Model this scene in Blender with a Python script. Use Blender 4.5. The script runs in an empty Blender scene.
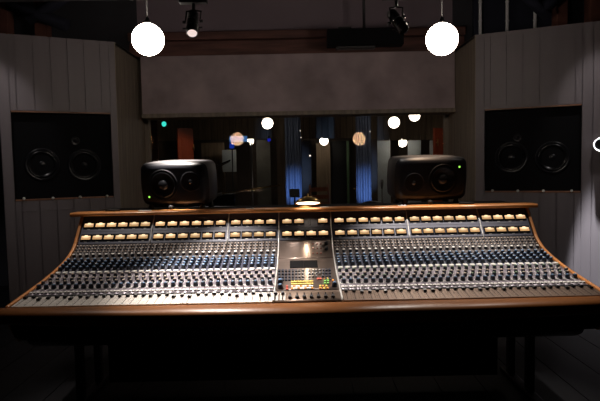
import bpy, math, random
from mathutils import Vector, Matrix
random.seed(7)
S = bpy.context.scene
COL = S.collection
PI = math.pi

# ------------------------------------------------------------------ camera
PITCH, ROLL, FOC = math.radians(3.6), 0.020, 562.0
FW = Vector((0, math.cos(PITCH), -math.sin(PITCH)))
R0, U0 = Vector((1, 0, 0)), Vector((0, math.sin(PITCH), math.cos(PITCH)))
RT = R0 * math.cos(ROLL) - U0 * math.sin(ROLL)
UP = U0 * math.cos(ROLL) + R0 * math.sin(ROLL)
CAM = Vector((0, 0, 1.455))
cd = bpy.data.cameras.new('camera'); cam = bpy.data.objects.new('camera', cd); COL.objects.link(cam)
m = Matrix((RT, UP, -FW)).transposed().to_4x4(); m.translation = CAM
cam.matrix_world = m
cd.sensor_width = 36; cd.lens = FOC / 600 * 36; cd.clip_start = 0.05
S.camera = cam

def ray(px, py): return FW * FOC + RT * (px - 300) - UP * (py - 200.5)
def at(px, py, Y):
    v = ray(px, py); return CAM + v * (Y / v.y)
def proj(P):
    v = Vector(P) - CAM; z = v.dot(FW)
    return 300 + FOC * v.dot(RT) / z, 200.5 - FOC * v.dot(UP) / z

# ------------------------------------------------------------------ materials
def mat(name, col, rough=0.6, metal=0.0, spec=0.5, emit=None, estr=1.0, coat=0.0, noise=None, wood=None, bump=0.0):
    M = bpy.data.materials.new(name); M.use_nodes = True
    nt = M.node_tree; b = nt.nodes['Principled BSDF']
    b.inputs['Base Color'].default_value = (*col, 1)
    b.inputs['Roughness'].default_value = rough; b.inputs['Metallic'].default_value = metal
    b.inputs['Specular IOR Level'].default_value = spec
    b.inputs['Coat Weight'].default_value = coat; b.inputs['Coat Roughness'].default_value = 0.15
    if emit:
        b.inputs['Emission Color'].default_value = (*emit, 1); b.inputs['Emission Strength'].default_value = estr
    if noise or wood:
        tc = nt.nodes.new('ShaderNodeTexCoord'); mp = nt.nodes.new('ShaderNodeMapping')
        nt.links.new(tc.outputs['Object'], mp.inputs['Vector'])
        n = nt.nodes.new('ShaderNodeTexNoise'); n.inputs['Detail'].default_value = 6
        if wood:
            mp.inputs['Scale'].default_value = wood[0]; n.inputs['Scale'].default_value = wood[1]; lo = wood[2]
        else:
            n.inputs['Scale'].default_value = noise[0]; lo = noise[1]
        nt.links.new(mp.outputs['Vector'], n.inputs['Vector'])
        r = nt.nodes.new('ShaderNodeValToRGB')
        r.color_ramp.elements[0].position = 0.3; r.color_ramp.elements[1].position = 0.72
        r.color_ramp.elements[0].color = (*[c * lo for c in col], 1); r.color_ramp.elements[1].color = (*col, 1)
        nt.links.new(n.outputs['Fac'], r.inputs['Fac']); nt.links.new(r.outputs['Color'], b.inputs['Base Color'])
        if bump:
            bp = nt.nodes.new('ShaderNodeBump'); bp.inputs['Strength'].default_value = bump
            bp.inputs['Distance'].default_value = 0.01
            nt.links.new(n.outputs['Fac'], bp.inputs['Height']); nt.links.new(bp.outputs['Normal'], b.inputs['Normal'])
    return M

M = {}
M['plank'] = mat('painted_planks', (.165, .143, .152), .6, wood=((6, 6, .6), 2, .9), bump=.08)
M['plank_side'] = mat('bare_planks', (.27, .22, .17), .65, wood=((8, 8, .5), 3, .6), bump=.2)
M['plaster'] = mat('rough_grey_panel', (.44, .345, .36), .9, noise=(3.2, .62), bump=.3)
M['wallup'] = mat('mauve_wall', (.27, .21, .245), .9, noise=(1.2, .85))
M['beam'] = mat('dark_red_beam', (.17, .07, .055), .7, wood=((.6, 5, 6), 3, .35), bump=.3)
M['darkwall'] = mat('dark_wall', (.05, .05, .06), .9, noise=(2, .7))
M['brick'] = mat('red_brown_post', (.22, .085, .06), .85, noise=(5, .5))
M['floor'] = mat('dark_floor_boards', (.007, .007, .011), .6, wood=((9, .7, 1), 2.5, .5))
M['black'] = mat('black_paint', (.009, .009, .011), .45, noise=(30, .8))
M['matte'] = mat('matte_black', (.003, .003, .004), .85, spec=.15, noise=(30, .8))
M['blackgl'] = mat('satin_black', (.006, .006, .008), .3, spec=.3, noise=(40, .85))
M['cabinet'] = mat('speaker_paint', (.034, .032, .033), .45, spec=.4, noise=(60, .85))
M['baffle'] = mat('shaded_baffle_black', (.004, .004, .006), .38, spec=.3, noise=(60, .85))  # shade on the front put into the colour, blacker than the cabinet
M['ring'] = mat('dull_black_ring', (.004, .004, .005), .6, spec=.1, noise=(50, .8))
M['cone'] = mat('speaker_cone', (.005, .005, .006), .25, spec=.3, noise=(50, .7))
M['rubber'] = mat('rubber', (.004, .004, .004), .8, noise=(50, .8))
M['steel'] = mat('bright_steel', (.7, .69, .67), .22, 1.0, noise=(20, .9))
M['conduit'] = mat('pale_conduit', (.85, .85, .88), .4, noise=(20, .85))
M['silver'] = mat('silver_trim', (.62, .60, .58), .35, .35, noise=(20, .9))
M['dimpanel'] = mat('dim_wall_panel', (.16, .15, .13), .85, noise=(4, .7))
M['grey'] = mat('grey_metal', (.35, .34, .33), .35, .8, noise=(20, .85))
M['copper'] = mat('brown_wood_lip', (.34, .16, .09), .5, wood=((1, 8, 8), 4, .6))
M['wood'] = mat('varnished_wood', (.74, .285, .075), .40, coat=.2, wood=((.8, 14, 14), 3, .72))
M['armrest'] = mat('armrest_leather_wood', (.185, .067, .018), .36, spec=.15, wood=((.7, 12, 12), 3, .8))
M['meterpanel'] = mat('slate_panel', (.095, .096, .135), .45, .1, noise=(40, .88))
M['strip'] = mat('strip_panel', (.29, .255, .29), .36, .25, noise=(45, .85))
M['swp'] = mat('switch_panel', (.085, .070, .068), .55, .1, noise=(45, .85))
M['eq'] = mat('equalizer_panel', (.125, .13, .18), .34, .3, noise=(45, .85))
M['fader'] = mat('unlit_brushed_plate', (.20, .14, .105), .42, .6, wood=((60, 2, 2), 3, .8))  # darker copy of the fader plate, for the side outside the left beam
M['centre'] = mat('centre_plate', (.20, .155, .135), .33, .7, wood=((3, 60, 3), 3, .85))
M['litplate'] = mat('lit_fader_plate', (.62, .57, .52), .38, .25, noise=(40, .9))  # paler copy of the fader plate, the left beam's light put into its colour
M['knob'] = mat('dark_blue_knob', (.018, .024, .04), .35, noise=(80, .8))
M['bluecap'] = mat('blue_cap', (.10, .20, .36), .4, noise=(80, .85))
M['whitecap'] = mat('white_cap', (.75, .72, .68), .4, noise=(80, .9))
M['browncap'] = mat('brown_grey_cap', (.52, .40, .32), .45, noise=(80, .85))
M['greencap'] = mat('green_cap', (.14, .24, .13), .4, noise=(80, .85))
M['red'] = mat('red_button', (.45, .07, .045), .4, noise=(80, .85))
M['yellow'] = mat('yellow_button', (.66, .46, .09), .4, noise=(80, .85))
M['greenb'] = mat('green_button', (.18, .42, .10), .4, noise=(80, .85))
M['orange'] = mat('orange_button', (.65, .24, .04), .4, noise=(80, .85))
M['whitepiece'] = mat('white_piece', (.8, .77, .72), .6, noise=(40, .93))
M['screen'] = mat('dark_screen', (.004, .004, .005), .9, spec=.05, noise=(10, .8))
M['brass'] = mat('brass', (.55, .36, .14), .3, 1.0, noise=(20, .85))
M['red_door'] = mat('red_brown_door', (.36, .075, .03), .5, wood=((6, 6, .6), 3, .75))
M['curtain'] = mat('curtain_cloth', (.22, .26, .38), .9, noise=(20, .85))
M['slat'] = mat('brown_slats', (.36, .26, .17), .75, wood=((7, 7, .5), 3, .55))
M['palepanel'] = mat('pale_grey_panel', (.60, .66, .68), .8, noise=(4, .85))
M['live'] = mat('dark_brown_wall', (.12, .09, .07), .85, noise=(3, .6))
M['piano'] = mat('black_lacquer', (.010, .009, .009), .15, coat=.5, noise=(30, .8))
M['ivory'] = mat('ivory_keys', (.7, .66, .58), .4, noise=(60, .9))
M['chairwood'] = mat('reddish_wood', (.30, .10, .05), .5, wood=((8, 8, 1), 3, .6))
M['cord'] = mat('black_cord', (.006, .006, .006), .6, noise=(50, .8))
M['navy'] = mat('navy_cloth', (.022, .024, .045), .9, noise=(6, .7))

def emis(name, col, s):
    E = bpy.data.materials.new(name); E.use_nodes = True; nt = E.node_tree; nt.nodes.clear()
    o = nt.nodes.new('ShaderNodeOutputMaterial'); e = nt.nodes.new('ShaderNodeEmission')
    e.inputs[0].default_value = (*col, 1); e.inputs[1].default_value = s
    nt.links.new(e.outputs[0], o.inputs[0]); return E
M['globe'] = emis('lit_opal_glass', (1, .86, .74), 34)
M['globe2'] = emis('lit_opal_glass_dim', (1, .88, .72), 9)
M['lens'] = emis('lit_lens', (1, .80, .74), .9)
M['led'] = emis('green_led', (.35, 1, .1), 1.3)
M['exit'] = emis('green_signal_light', (.06, .95, .75), .95)
M['bluelight'] = emis('blue_screen', (.16, .42, 1), .34)
M['bluelight2'] = emis('deep_blue_screen', (.02, .07, .65), .35)
M['blueled'] = emis('blue_led', (.02, .03, .6), .5)
M['warm'] = emis('small_warm_bulb', (1, .9, .7), 1.5)
M['tube'] = emis('lit_lamp_tube', (1, .84, .64), 7.0)
M['greenled'] = emis('small_green_light', (.35, .85, .25), .35)

def dialmat():      # a backlit meter scale, its bulb sits at the top centre
    E = bpy.data.materials.new('backlit_meter_scale'); E.use_nodes = True; nt = E.node_tree; nt.nodes.clear()
    o = nt.nodes.new('ShaderNodeOutputMaterial'); e = nt.nodes.new('ShaderNodeEmission')
    tc = nt.nodes.new('ShaderNodeTexCoord'); mp = nt.nodes.new('ShaderNodeMapping')
    mp.inputs['Location'].default_value = (0, -.55, 0); mp.inputs['Scale'].default_value = (26, 42, 0)
    g = nt.nodes.new('ShaderNodeTexGradient'); g.gradient_type = 'SPHERICAL'
    r = nt.nodes.new('ShaderNodeValToRGB')
    r.color_ramp.elements[0].color = (.62, .35, .155, 1); r.color_ramp.elements[1].color = (1.9, 1.4, .85, 1)
    oi = nt.nodes.new('ShaderNodeObjectInfo'); mr = nt.nodes.new('ShaderNodeMapRange')
    mr.inputs['To Min'].default_value = .75; mr.inputs['To Max'].default_value = 1.15
    nt.links.new(oi.outputs['Random'], mr.inputs['Value']); nt.links.new(mr.outputs[0], e.inputs[1])
    nt.links.new(tc.outputs['Object'], mp.inputs[0]); nt.links.new(mp.outputs[0], g.inputs[0])
    nt.links.new(g.outputs['Fac'], r.inputs[0]); nt.links.new(r.outputs[0], e.inputs[0]); nt.links.new(e.outputs[0], o.inputs[0])
    return E
M['dial'] = dialmat()

def glassmat():
    E = bpy.data.materials.new('control_room_glass'); E.use_nodes = True; nt = E.node_tree; nt.nodes.clear()
    o = nt.nodes.new('ShaderNodeOutputMaterial'); mx = nt.nodes.new('ShaderNodeMixShader')
    t = nt.nodes.new('ShaderNodeBsdfTransparent'); g = nt.nodes.new('ShaderNodeBsdfGlossy')
    g.inputs['Roughness'].default_value = 0; g.inputs['Color'].default_value = (1, .66, .42, 1)
    t.inputs['Color'].default_value = (.95, .95, .95, 1)
    f = nt.nodes.new('ShaderNodeFresnel'); f.inputs['IOR'].default_value = 1.235
    nt.links.new(f.outputs[0], mx.inputs[0]); nt.links.new(t.outputs[0], mx.inputs[1]); nt.links.new(g.outputs[0], mx.inputs[2])
    nt.links.new(mx.outputs[0], o.inputs[0]); return E
M['glass'] = glassmat()

# ------------------------------------------------------------------ mesh builder
class MB:
    def __init__(s): s.v, s.f, s.mi, s.sm = [], [], [], []
    def add(s, vs, fs, mi=0, smooth=False, T=None):
        n = len(s.v)
        for p in vs:
            p = Vector(p); s.v.append(T @ p if T else p)
        for q in fs:
            s.f.append([i + n for i in q]); s.mi.append(mi); s.sm.append(smooth)
        return s
    def box(s, x0, x1, y0, y1, z0, z1, mi=0, T=None):
        vs = [(x, y, z) for x in (x0, x1) for y in (y0, y1) for z in (z0, z1)]
        return s.add(vs, [(0, 1, 3, 2), (4, 6, 7, 5), (0, 4, 5, 1), (2, 3, 7, 6), (0, 2, 6, 4), (1, 5, 7, 3)], mi, False, T)
    def cbox(s, c, d, mi=0, T=None):
        return s.box(c[0]-d[0]/2, c[0]+d[0]/2, c[1]-d[1]/2, c[1]+d[1]/2, c[2]-d[2]/2, c[2]+d[2]/2, mi, T)
    def lathe(s, prof, n=16, mi=0, T=None, smooth=True, cap=True):     # prof [(r,z)] about z
        vs, fs = [], []
        for r, z in prof:
            for k in range(n):
                a = 2*PI*k/n; vs.append((r*math.cos(a), r*math.sin(a), z))
        for i in range(len(prof)-1):
            for k in range(n):
                fs.append((i*n+k, i*n+(k+1) % n, (i+1)*n+(k+1) % n, (i+1)*n+k))
        s.add(vs, fs, mi, smooth, T)
        if cap:
            if prof[0][0] > 1e-5: s.add(vs[:n], [tuple(range(n))[::-1]], mi, False, T)
            if prof[-1][0] > 1e-5: s.add(vs[-n:], [tuple(range(n))], mi, False, T)
        return s
    def rod(s, a, b, r, r2=None, n=10, mi=0):
        a, b = Vector(a), Vector(b); d = b - a
        T = Matrix.Translation(a) @ d.to_track_quat('Z', 'Y').to_matrix().to_4x4()
        return s.lathe([(r, 0), (r if r2 is None else r2, d.length)], n, mi, T)
    def tube(s, pts, r, n=8, mi=0):
        pts = [Vector(p) for p in pts]; vs, fs = [], []
        for i, p in enumerate(pts):
            d = (pts[min(i+1, len(pts)-1)] - pts[max(i-1, 0)]).normalized(); q = d.to_track_quat('Z', 'Y')
            for k in range(n):
                a = 2*PI*k/n; vs.append(p + q @ Vector((r*math.cos(a), r*math.sin(a), 0)))
        for i in range(len(pts)-1):
            for k in range(n): fs.append((i*n+k, i*n+(k+1) % n, (i+1)*n+(k+1) % n, (i+1)*n+k))
        fs.append(tuple(range(n))[::-1]); fs.append(tuple(range((len(pts)-1)*n, len(pts)*n)))
        return s.add(vs, fs, mi, True)
    def sphere(s, c, r, n=24, mi=0, sc=(1, 1, 1)):
        prof = [(max(1e-6, r*math.sin(PI*i/(n//2))), -r*math.cos(PI*i/(n//2))) for i in range(n//2+1)]
        return s.lathe(prof, n, mi, Matrix.Translation(c) @ Matrix.Diagonal((*sc, 1)), True, False)
    def prism_x(s, poly, x0, x1, mi=0, smooth=False):                  # poly in (y,z)
        n = len(poly)
        vs = [(x0, y, z) for y, z in poly] + [(x1, y, z) for y, z in poly]
        s.add(vs, [(i, (i+1) % n, n+(i+1) % n, n+i) for i in range(n)], mi, smooth)
        return s.add(vs, [tuple(range(n))[::-1], tuple(range(n, 2*n))], mi)
    def prism_z(s, poly, z0, z1, mi=0, T=None):
        n = len(poly)
        vs = [(x, y, z0) for x, y in poly] + [(x, y, z1) for x, y in poly]
        return s.add(vs, [(i, (i+1) % n, n+(i+1) % n, n+i) for i in range(n)] + [tuple(range(n))[::-1], tuple(range(n, 2*n))], mi, False, T)
    def mesh(s, name, mats):
        me = bpy.data.meshes.new(name); me.from_pydata(s.v, [], s.f)
        for k in (mats if isinstance(mats, (list, tuple)) else [mats]): me.materials.append(M[k])
        me.polygons.foreach_set('material_index', s.mi); me.polygons.foreach_set('use_smooth', s.sm)
        me.validate(); me.update()
        import bmesh
        b = bmesh.new(); b.from_mesh(me); bmesh.ops.remove_doubles(b, verts=b.verts, dist=1e-6)
        bmesh.ops.recalc_face_normals(b, faces=b.faces); b.to_mesh(me); b.free()
        return me

def obj(name, mb, mats, parent=None, loc=(0, 0, 0), rot=(0, 0, 0), bevel=0):
    me = mb if isinstance(mb, bpy.types.Mesh) else mb.mesh(name, mats)
    o = bpy.data.objects.new(name, me); COL.objects.link(o)
    o.location = loc; o.rotation_euler = rot; o.parent = parent
    if bevel:
        b = o.modifiers.new('bevel', 'BEVEL'); b.width = bevel; b.segments = 2; b.limit_method = 'ANGLE'
    return o
def tag(o, label, cat, group=None, kind=None):
    o['label'] = label; o['category'] = cat
    if group: o['group'] = group
    if kind: o['kind'] = kind
    return o
def thing(name, label, cat, loc=(0, 0, 0), rot=(0, 0, 0), group=None):
    o = bpy.data.objects.new(name, None); COL.objects.link(o); o.location = loc; o.rotation_euler = rot
    o.empty_display_size = .1
    return tag(o, label, cat, group)
def struct(name, mb, mats, parent=None, loc=(0, 0, 0), rot=(0, 0, 0), label=None, bevel=0):
    o = obj(name, mb, mats, parent, loc, rot, bevel)
    if parent is None: o['kind'] = 'structure'
    if label: o['label'] = label
    return o
def copy_tree(o, parent=None):
    c = o.copy(); COL.objects.link(c); c.parent = parent
    for ch in list(o.children): copy_tree(ch, c)
    return c

# ------------------------------------------------------------------ room shell
YB = 7.06                                   # face of the wall with the window
XL, XR = -1.915, 1.875                      # sides of the window bay
ZW = 2.785                                  # top of the plank walls
fl = MB(); fl.box(-5, 5, -2.6, 15, -.1, 0); struct('floor', fl, 'floor', label='dark floor boards')
fb = MB()
for k in range(36): fb.box(-5 + k*.28, -5 + k*.28 + .272, -2.6, 7.0, 0, .006)
struct('trim_1', fb, 'floor', label='dark wooden floor boards of the control room')
ce = MB(); ce.box(-5, 5, -2.6, 15, 3.9, 4.0); struct('ceiling', ce, 'darkwall', label='dark ceiling')
w = MB(); w.box(-5, -4.8, -2.6, 15, 0, 3.9); struct('wall_left', w, 'darkwall', label='dark outer wall on the left')
w = MB(); w.box(4.8, 5, -2.6, 15, 0, 3.9); struct('wall_right', w, 'darkwall', label='dark outer wall on the right')
w = MB(); w.box(-5, 5, -2.7, -2.6, 0, 3.9); struct('wall_rear', w, 'darkwall', label='dark wall behind the camera')
w = MB(); w.box(-5, 5, 14.6, 14.8, 0, 3.9); struct('wall_far', w, 'live', label='dark far wall of the room beyond the window')
w = MB()
w.box(-4.8, XL-.05, YB, YB+.10, 0, 3.9); w.box(XR+.05, 4.8, YB, YB+.10, 0, 3.9)
struct('wall_back', w, 'darkwall', label='dark wall either side of the window bay')
w = MB(); w.box(XL-.05, XR+.05, YB, YB+.10, 0, .86); w.box(XL-.05, XR+.05, YB, YB+.10, 2.40, 3.9)
struct('wall_bay', w, 'wallup', label='dim mauve wall above and below the window')

# plank walls holding the big monitors
def plank_wall(side):
    sx = -1 if side == 'left' else 1
    A = Vector((-2.90, 5.50)) if sx < 0 else Vector((3.02, 5.46))     # near end
    B = Vector((XL, 6.0)) if sx < 0 else Vector((XR, 6.0))            # end by the window bay
    if sx > 0: A = B + (A - B) * 1.25
    u = (B - A); L = u.length; u.normalize()
    n = Vector((-u.y, u.x)) if sx > 0 else Vector((u.y, -u.x))        # towards the camera
    if n.y > 0: n = -n
    P0 = Vector((A.x, A.y, 0)); N3 = Vector((n.x, n.y, 0)); U3 = Vector((u.x, u.y, 0))
    def uz(px, py):
        v = ray(px, py); t = (P0 - CAM).dot(N3) / v.dot(N3); p = CAM + v*t - P0
        return p.dot(U3), p.z
    return sx, A, B, L, u, n, P0, N3, U3, uz
def wall_frame(P0, U3, N3):              # local x along wall, local -y towards camera
    x = U3 if U3.cross(Vector((0, 0, 1))).dot(-N3) < 0 or True else -U3
    y = -N3
    if x.cross(y).z < 0: x = -x
    Mx = Matrix((x, y, Vector((0, 0, 1)))).transposed().to_4x4(); Mx.translation = P0
    return Mx, (1 if x.dot(U3) > 0 else -1)

WALLS = {}
for side in ('left', 'right'):
    sx, A, B, L, u, n, P0, N3, U3, uz = plank_wall(side)
    if side == 'left': cs = [uz(11, 110), uz(14.5, 200), uz(111, 112.5), uz(113.5, 199)]
    else: cs = [uz(582, 104), uz(581, 193.5), uz(484.5, 108.5), uz(484.5, 192)]
    u0 = (cs[0][0] + cs[1][0]) / 2; u1 = (cs[2][0] + cs[3][0]) / 2
    z1 = (cs[0][1] + cs[2][1]) / 2; z0 = (cs[1][1] + cs[3][1]) / 2
    Mx, sg = wall_frame(P0, U3, N3)
    WALLS[side] = (Mx, sg, u0, u1, z0, z1, uz, L)
    w = MB(); pw = .158; edges = [0.0]
    k = L
    cuts = [L]
    while k - pw > 0: k -= pw; cuts.append(k)
    cuts.append(0)
    cuts = sorted(cuts); g = .0055
    for a, b in zip(cuts[:-1], cuts[1:]):
        segs = [(0.0, ZW)] if (b <= u0 or a >= u1) else None
        def pk(a, b, lo, hi):
            if b - a < .012: return
            xa, xb = sorted((sg*(a+g), sg*(b-g)))
            w.box(xa, xb, 0, .022, lo, hi); w.box(min(sg*a, sg*b), max(sg*a, sg*b), .012, .03, lo, hi)
        if segs: pk(a, b, 0, ZW)
        else:
            if a < u0: pk(a, u0, 0, ZW)
            if b > u1: pk(u1, b, 0, ZW)
            aa, bb = max(a, u0), min(b, u1)
            pk(aa, bb, 0, z0); pk(aa, bb, z1, ZW)
    o = struct('wall_plank_' + side, w, 'plank', label='grey painted plank wall around the large %s loudspeaker' % side)
    o.matrix_world = Mx
    # return wall back to the window
    w = MB(); y0 = 6.0; xr = B.x
    for k in range(8):
        a, b = y0 + k*.133, y0 + (k+1)*.133
        if side == 'left': w.box(xr-.022, xr, a+.003, b-.003, 0, ZW); w.box(xr-.03, xr-.01, a, b, 0, ZW)
        else: w.box(xr, xr+.022, a+.003, b-.003, 0, ZW); w.box(xr+.01, xr+.03, a, b, 0, ZW)
    struct('wall_return_' + side, w, 'plank_side', label='bare plank return wall beside the window')
    # top cap of the plank wall box
    w = MB(); Bx = B.x
    poly = [(A.x, A.y), (Bx, 6.0), (Bx, 7.05), (-4.8 if sx < 0 else 4.8, 7.05), (-4.8 if sx < 0 else 4.8, A.y)]
    poly = [(x, y + .031) if y < 6.5 else (x, y) for x, y in poly]
    w.prism_z(poly, ZW-.03, ZW-.004); struct('wall_top_' + side, w, 'darkwall', label='dark top of the plank wall box')
    if side == 'left':
        w = MB(); q = [uz(17, 211), uz(24, 285), uz(69, 209)]
        d0, d1, dz = (q[0][0]+q[1][0])/2 - .0, q[2][0] + .02, q[0][1]
        xa, xb = sorted((sg*d0, sg*d1))
        t = .012
        for b in ((xa, xb, dz-t, dz), (xa, xa+t, .15, dz), (xb-t, xb, .15, dz), (xa, xb, .15, .15+t)): w.box(b[0], b[1], -.006, -.0005, b[2], b[3])
        o = struct('trim_2', w, 'plank', label='frame of a low access panel in the left plank wall'); o.matrix_world = Mx

# large soffit monitors
for side in ('left', 'right'):
    Mx, sg, u0, u1, z0, z1, uz, L = WALLS[side]
    c = (u0 + u1) / 2; W = u1 - u0; H = z1 - z0
    root = thing('main_monitor', 'large black twin-woofer loudspeaker set into the %s plank wall' % side, 'loudspeaker', group='flush-mounted main loudspeakers')
    root.matrix_world = Mx @ Matrix.Translation((sg*c, .012, z0))
    b = MB(); e = .004
    b.box(-W/2+e, W/2-e, .05, .45, e, H-e)
    obj('cabinet', b, 'matte', root)
    for lo, hi in ((e, .016), (H-.016, H-e)):
        b = MB(); b.box(-W/2+e, W/2-e, -.016, .049, lo, hi); obj('trim_lip', b, 'copper', root)
    if side == 'left': ws = [(42.5, 164.5), (85, 165)]; tw = (76, 140.5); kn = [(24, 198.5), (53, 198.5), (80, 198), (107, 197.5)]
    else: ws = [(511, 157.5), (552.5, 157.5)]; tw = (517, 137.5); kn = [(492.5, 190.5), (518, 191), (543.5, 191), (571.5, 192)]
    def loc(px, py):
        uu, z = uz(px, py); return sg*(uu - c), z - z0
    RX = Matrix.Rotation(PI/2, 4, 'X')
    for p in ws:
        x, z = loc(*p)
        T = Matrix.Translation((x, .05, z)) @ RX
        b = MB(); b.lathe([(.128, .0), (.163, .0), (.165, .008), (.160, .016), (.150, .018), (.140, .010), (.128, .008)], 40, 0, T, cap=False)
        wf = obj('woofer', b, 'blackgl', root)
        b = MB(); b.lathe([(.139, .010), (.132, .017), (.122, .015), (.10, -.004), (.06, -.026), (.052, -.028)], 40, 0, T, cap=False); obj('cone', b, 'cone', wf)
        b = MB(); b.lathe([(.055, -.027), (.045, -.008), (.028, .004), (.001, .009)], 32, 0, T, cap=False); obj('dust_cap', b, 'blackgl', wf)
    x, z = loc(*tw); T = Matrix.Translation((x, .05, z)) @ RX
    b = MB(); b.lathe([(.042, 0), (.042, .006), (.036, .008), (.026, .001), (.022, .001), (.015, .008), (.001, .012)], 32, 0, T, cap=False); obj('tweeter', b, 'blackgl', root)
    for p in kn:
        x, z = loc(*p); b = MB(); b.lathe([(.013, 0), (.014, .01), (.011, .017), (.004, .02)], 14, 0, Matrix.Translation((0, 0, 0)) @ RX)
        obj('locking_knob', b, 'whitecap', root, loc=(x, -.0165, max(z, .020)))

# header panel, beam, upper wall
hy = 6.74
a, b_ = at(140, 54, hy), at(455, 53, hy); lo = (at(140, 117, hy).z + at(455, 113.5, hy).z) / 2
HX0, HX1 = a.x, b_.x; HZ1 = (a.z + b_.z) / 2
w = MB(); w.box(HX0, HX1, hy, YB-.005, lo+.05, HZ1); struct('trim_3', w, 'plaster', label='wide grey rough-faced header panel above the window', bevel=.006)
w = MB(); w.box(HX0-.005, HX1+.005, hy-.018, YB-.005, lo, lo+.049); struct('trim_4', w, 'plank_side', label='wooden rail along the bottom of the header panel', bevel=.006)
by = 6.80
z0b, z1b = HZ1 + .004, (at(160, 31.5, by).z + at(450, 29, by).z) / 2
w = MB(); w.box(-2.0, 2.0, by, YB-.004, z0b, z1b - .10); w.box(-2.0, 2.0, by-.05, YB-.004, z1b-.095, z1b)
struct('trim_5', w, 'beam', label='dark red-brown timber beam above the header panel', bevel=.01)
# timber near the ceiling that the spotlights hang from
zc = at(300, -7, 3.76).z; zpl = at(192, 2.3, 3.76).z
w = MB(); w.box(-4.7, 4.7, 3.70, 3.84, zc, zc + .22); struct('trim_6', w, 'black', label='timber beam under the ceiling carrying the spotlights', bevel=.008)
# window frame + glass
WT = math.radians(4.6)
wf = MB()
for x0, x1 in ((XL-.04, XL+.045), (XR-.045, XR+.04)): wf.box(x0, x1, YB-.01, YB+.095, .86, 2.38)
wf.box(XL, XR, YB-.01, YB+.095, .855, .90); wf.box(XL, XR, YB-.01, YB+.095, 2.34, 2.385)
win = struct('window_1', wf, 'plank_side', label='wide control room window looking into a dark room')
gp = MB(); gh = 1.448
gp.box(XL+.05, XR-.05, 0, .010, 0, gh)
g = struct('window_pane', gp, 'glass', parent=win, loc=(0, YB+.02, .896), rot=(-WT, 0, 0))

# dark things above the plank walls
for i, (px0, px1, py) in enumerate(((-6, 8, 24), (34.5, 46.5, 34), (557, 568, 30), (590, 602, 30))):
    a, b = at(px0, py, 6.6), at(px1, py, 6.6); w = MB(); w.box(a.x, b.x, 6.6, 6.75, ZW+.0, 3.9)
    struct('trim_%d' % (7+i), w, 'brick', label='red-brown post above the plank wall', bevel=.01)
for i, (pa, pb, pc, pd) in enumerate((((8, 3), (68, 26), (8, 16), (66, 34)), ((70, -6), (28, 20), (0, 0), (0, 0)), ((526, -4), (548, 16), (0, 0), (0, 0)), ((560, -6), (540, 12), (0, 0), (0, 0)))):
    a, b = at(*pa, 6.4), at(*pb, 6.4); w = MB(); w.rod(a, b, .07, n=4)
    struct('trim_%d' % (11+i), w, 'navy', label='dark slanting brace above the plank wall')
for i, (p0, p1) in enumerate(((474, 482), (484, 505), (509, 533), (537, 552))):
    a, b = at(p0, 20, 6.85), at(p1, 20, 6.85); w = MB(); w.box(a.x, b.x, 6.85, 6.92, ZW+.001, 3.89)
    struct('trim_%d' % (15+i), w, 'navy', label='dark navy panel above the right plank wall')
for i, p in enumerate((480.3, 507.2, 535)):
    a = at(p, 20, 6.78); w = MB(); w.rod((0, 0, 0), (0, 0, 3.88-ZW), .019, n=10)
    for k in range(5): w.rod((0, 0, .1+k*.22), (0, 0, .115+k*.22), .024, n=10)
    o = obj('metal_conduit', w, 'conduit', loc=(a.x, a.y, ZW+.002))
    tag(o, ['leftmost upright pale metal conduit above the right plank wall', 'middle upright pale metal conduit above the right plank wall', 'rightmost upright pale metal conduit above the right plank wall'][i], 'pipe', 'upright metal conduits')

# ------------------------------------------------------------------ globe lamps
def globe(px, py, Y, rpx, label, m_, group, ztop=3.89):
    c = at(px, py, Y); r = rpx * (c - CAM).dot(FW) / FOC * .95
    root = thing('globe_lamp', label, 'lamp', (c.x, c.y, c.z), group=group)
    b = MB(); b.sphere((0, 0, 0), r, 40); obj('globe', b, m_, root)
    b = MB(); b.lathe([(r*.30, r*.955), (r*.30, r*1.06), (r*.14, r*1.2), (r*.10, r*1.35)], 20); obj('cap', b, 'cord', root)
    b = MB(); b.rod((0, 0, r*1.3), (0, 0, ztop - c.z), .006, n=8); obj('cord', b, 'cord', root)
    b = MB(); b.lathe([(.05, ztop - c.z - .03), (.05, ztop - c.z)], 20); obj('ceiling_rose', b, 'cord', root)
    return root
globe(148, 39.5, 4.26, 16.6, 'left round white glass pendant lamp glowing in front of the grey header', 'globe', 'pendant globes over the desk')
globe(442, 39.2, 4.26, 16.6, 'right round white glass pendant lamp glowing in front of the grey header', 'globe', 'pendant globes over the desk')
lg = 'pendant globes beyond the window'
globe(267.5, 123.3, 9.9, 5.8, 'higher left glowing globe seen through the window, beside the left curtain', 'globe2', lg)
globe(394, 122.5, 9.9, 5.9, 'full round glowing globe seen through the window, above the right small loudspeaker', 'globe2', lg)
globe(249.5, 140.9, 13.2, 4.4, 'low glowing half globe beyond the window, next to the small blue screen', 'globe2', lg)
globe(324, 141, 13.2, 4.4, 'low glowing half globe beyond the window, between the two blue curtains', 'globe2', lg)
globe(402.5, 142.6, 13.2, 4.6, 'low glowing half globe beyond the window, right of the right blue curtain', 'globe2', lg)
globe(414.5, 115.8, 9.6, 5.6, 'glowing globe beyond the window cut off by the header rail', 'globe2', lg)

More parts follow.
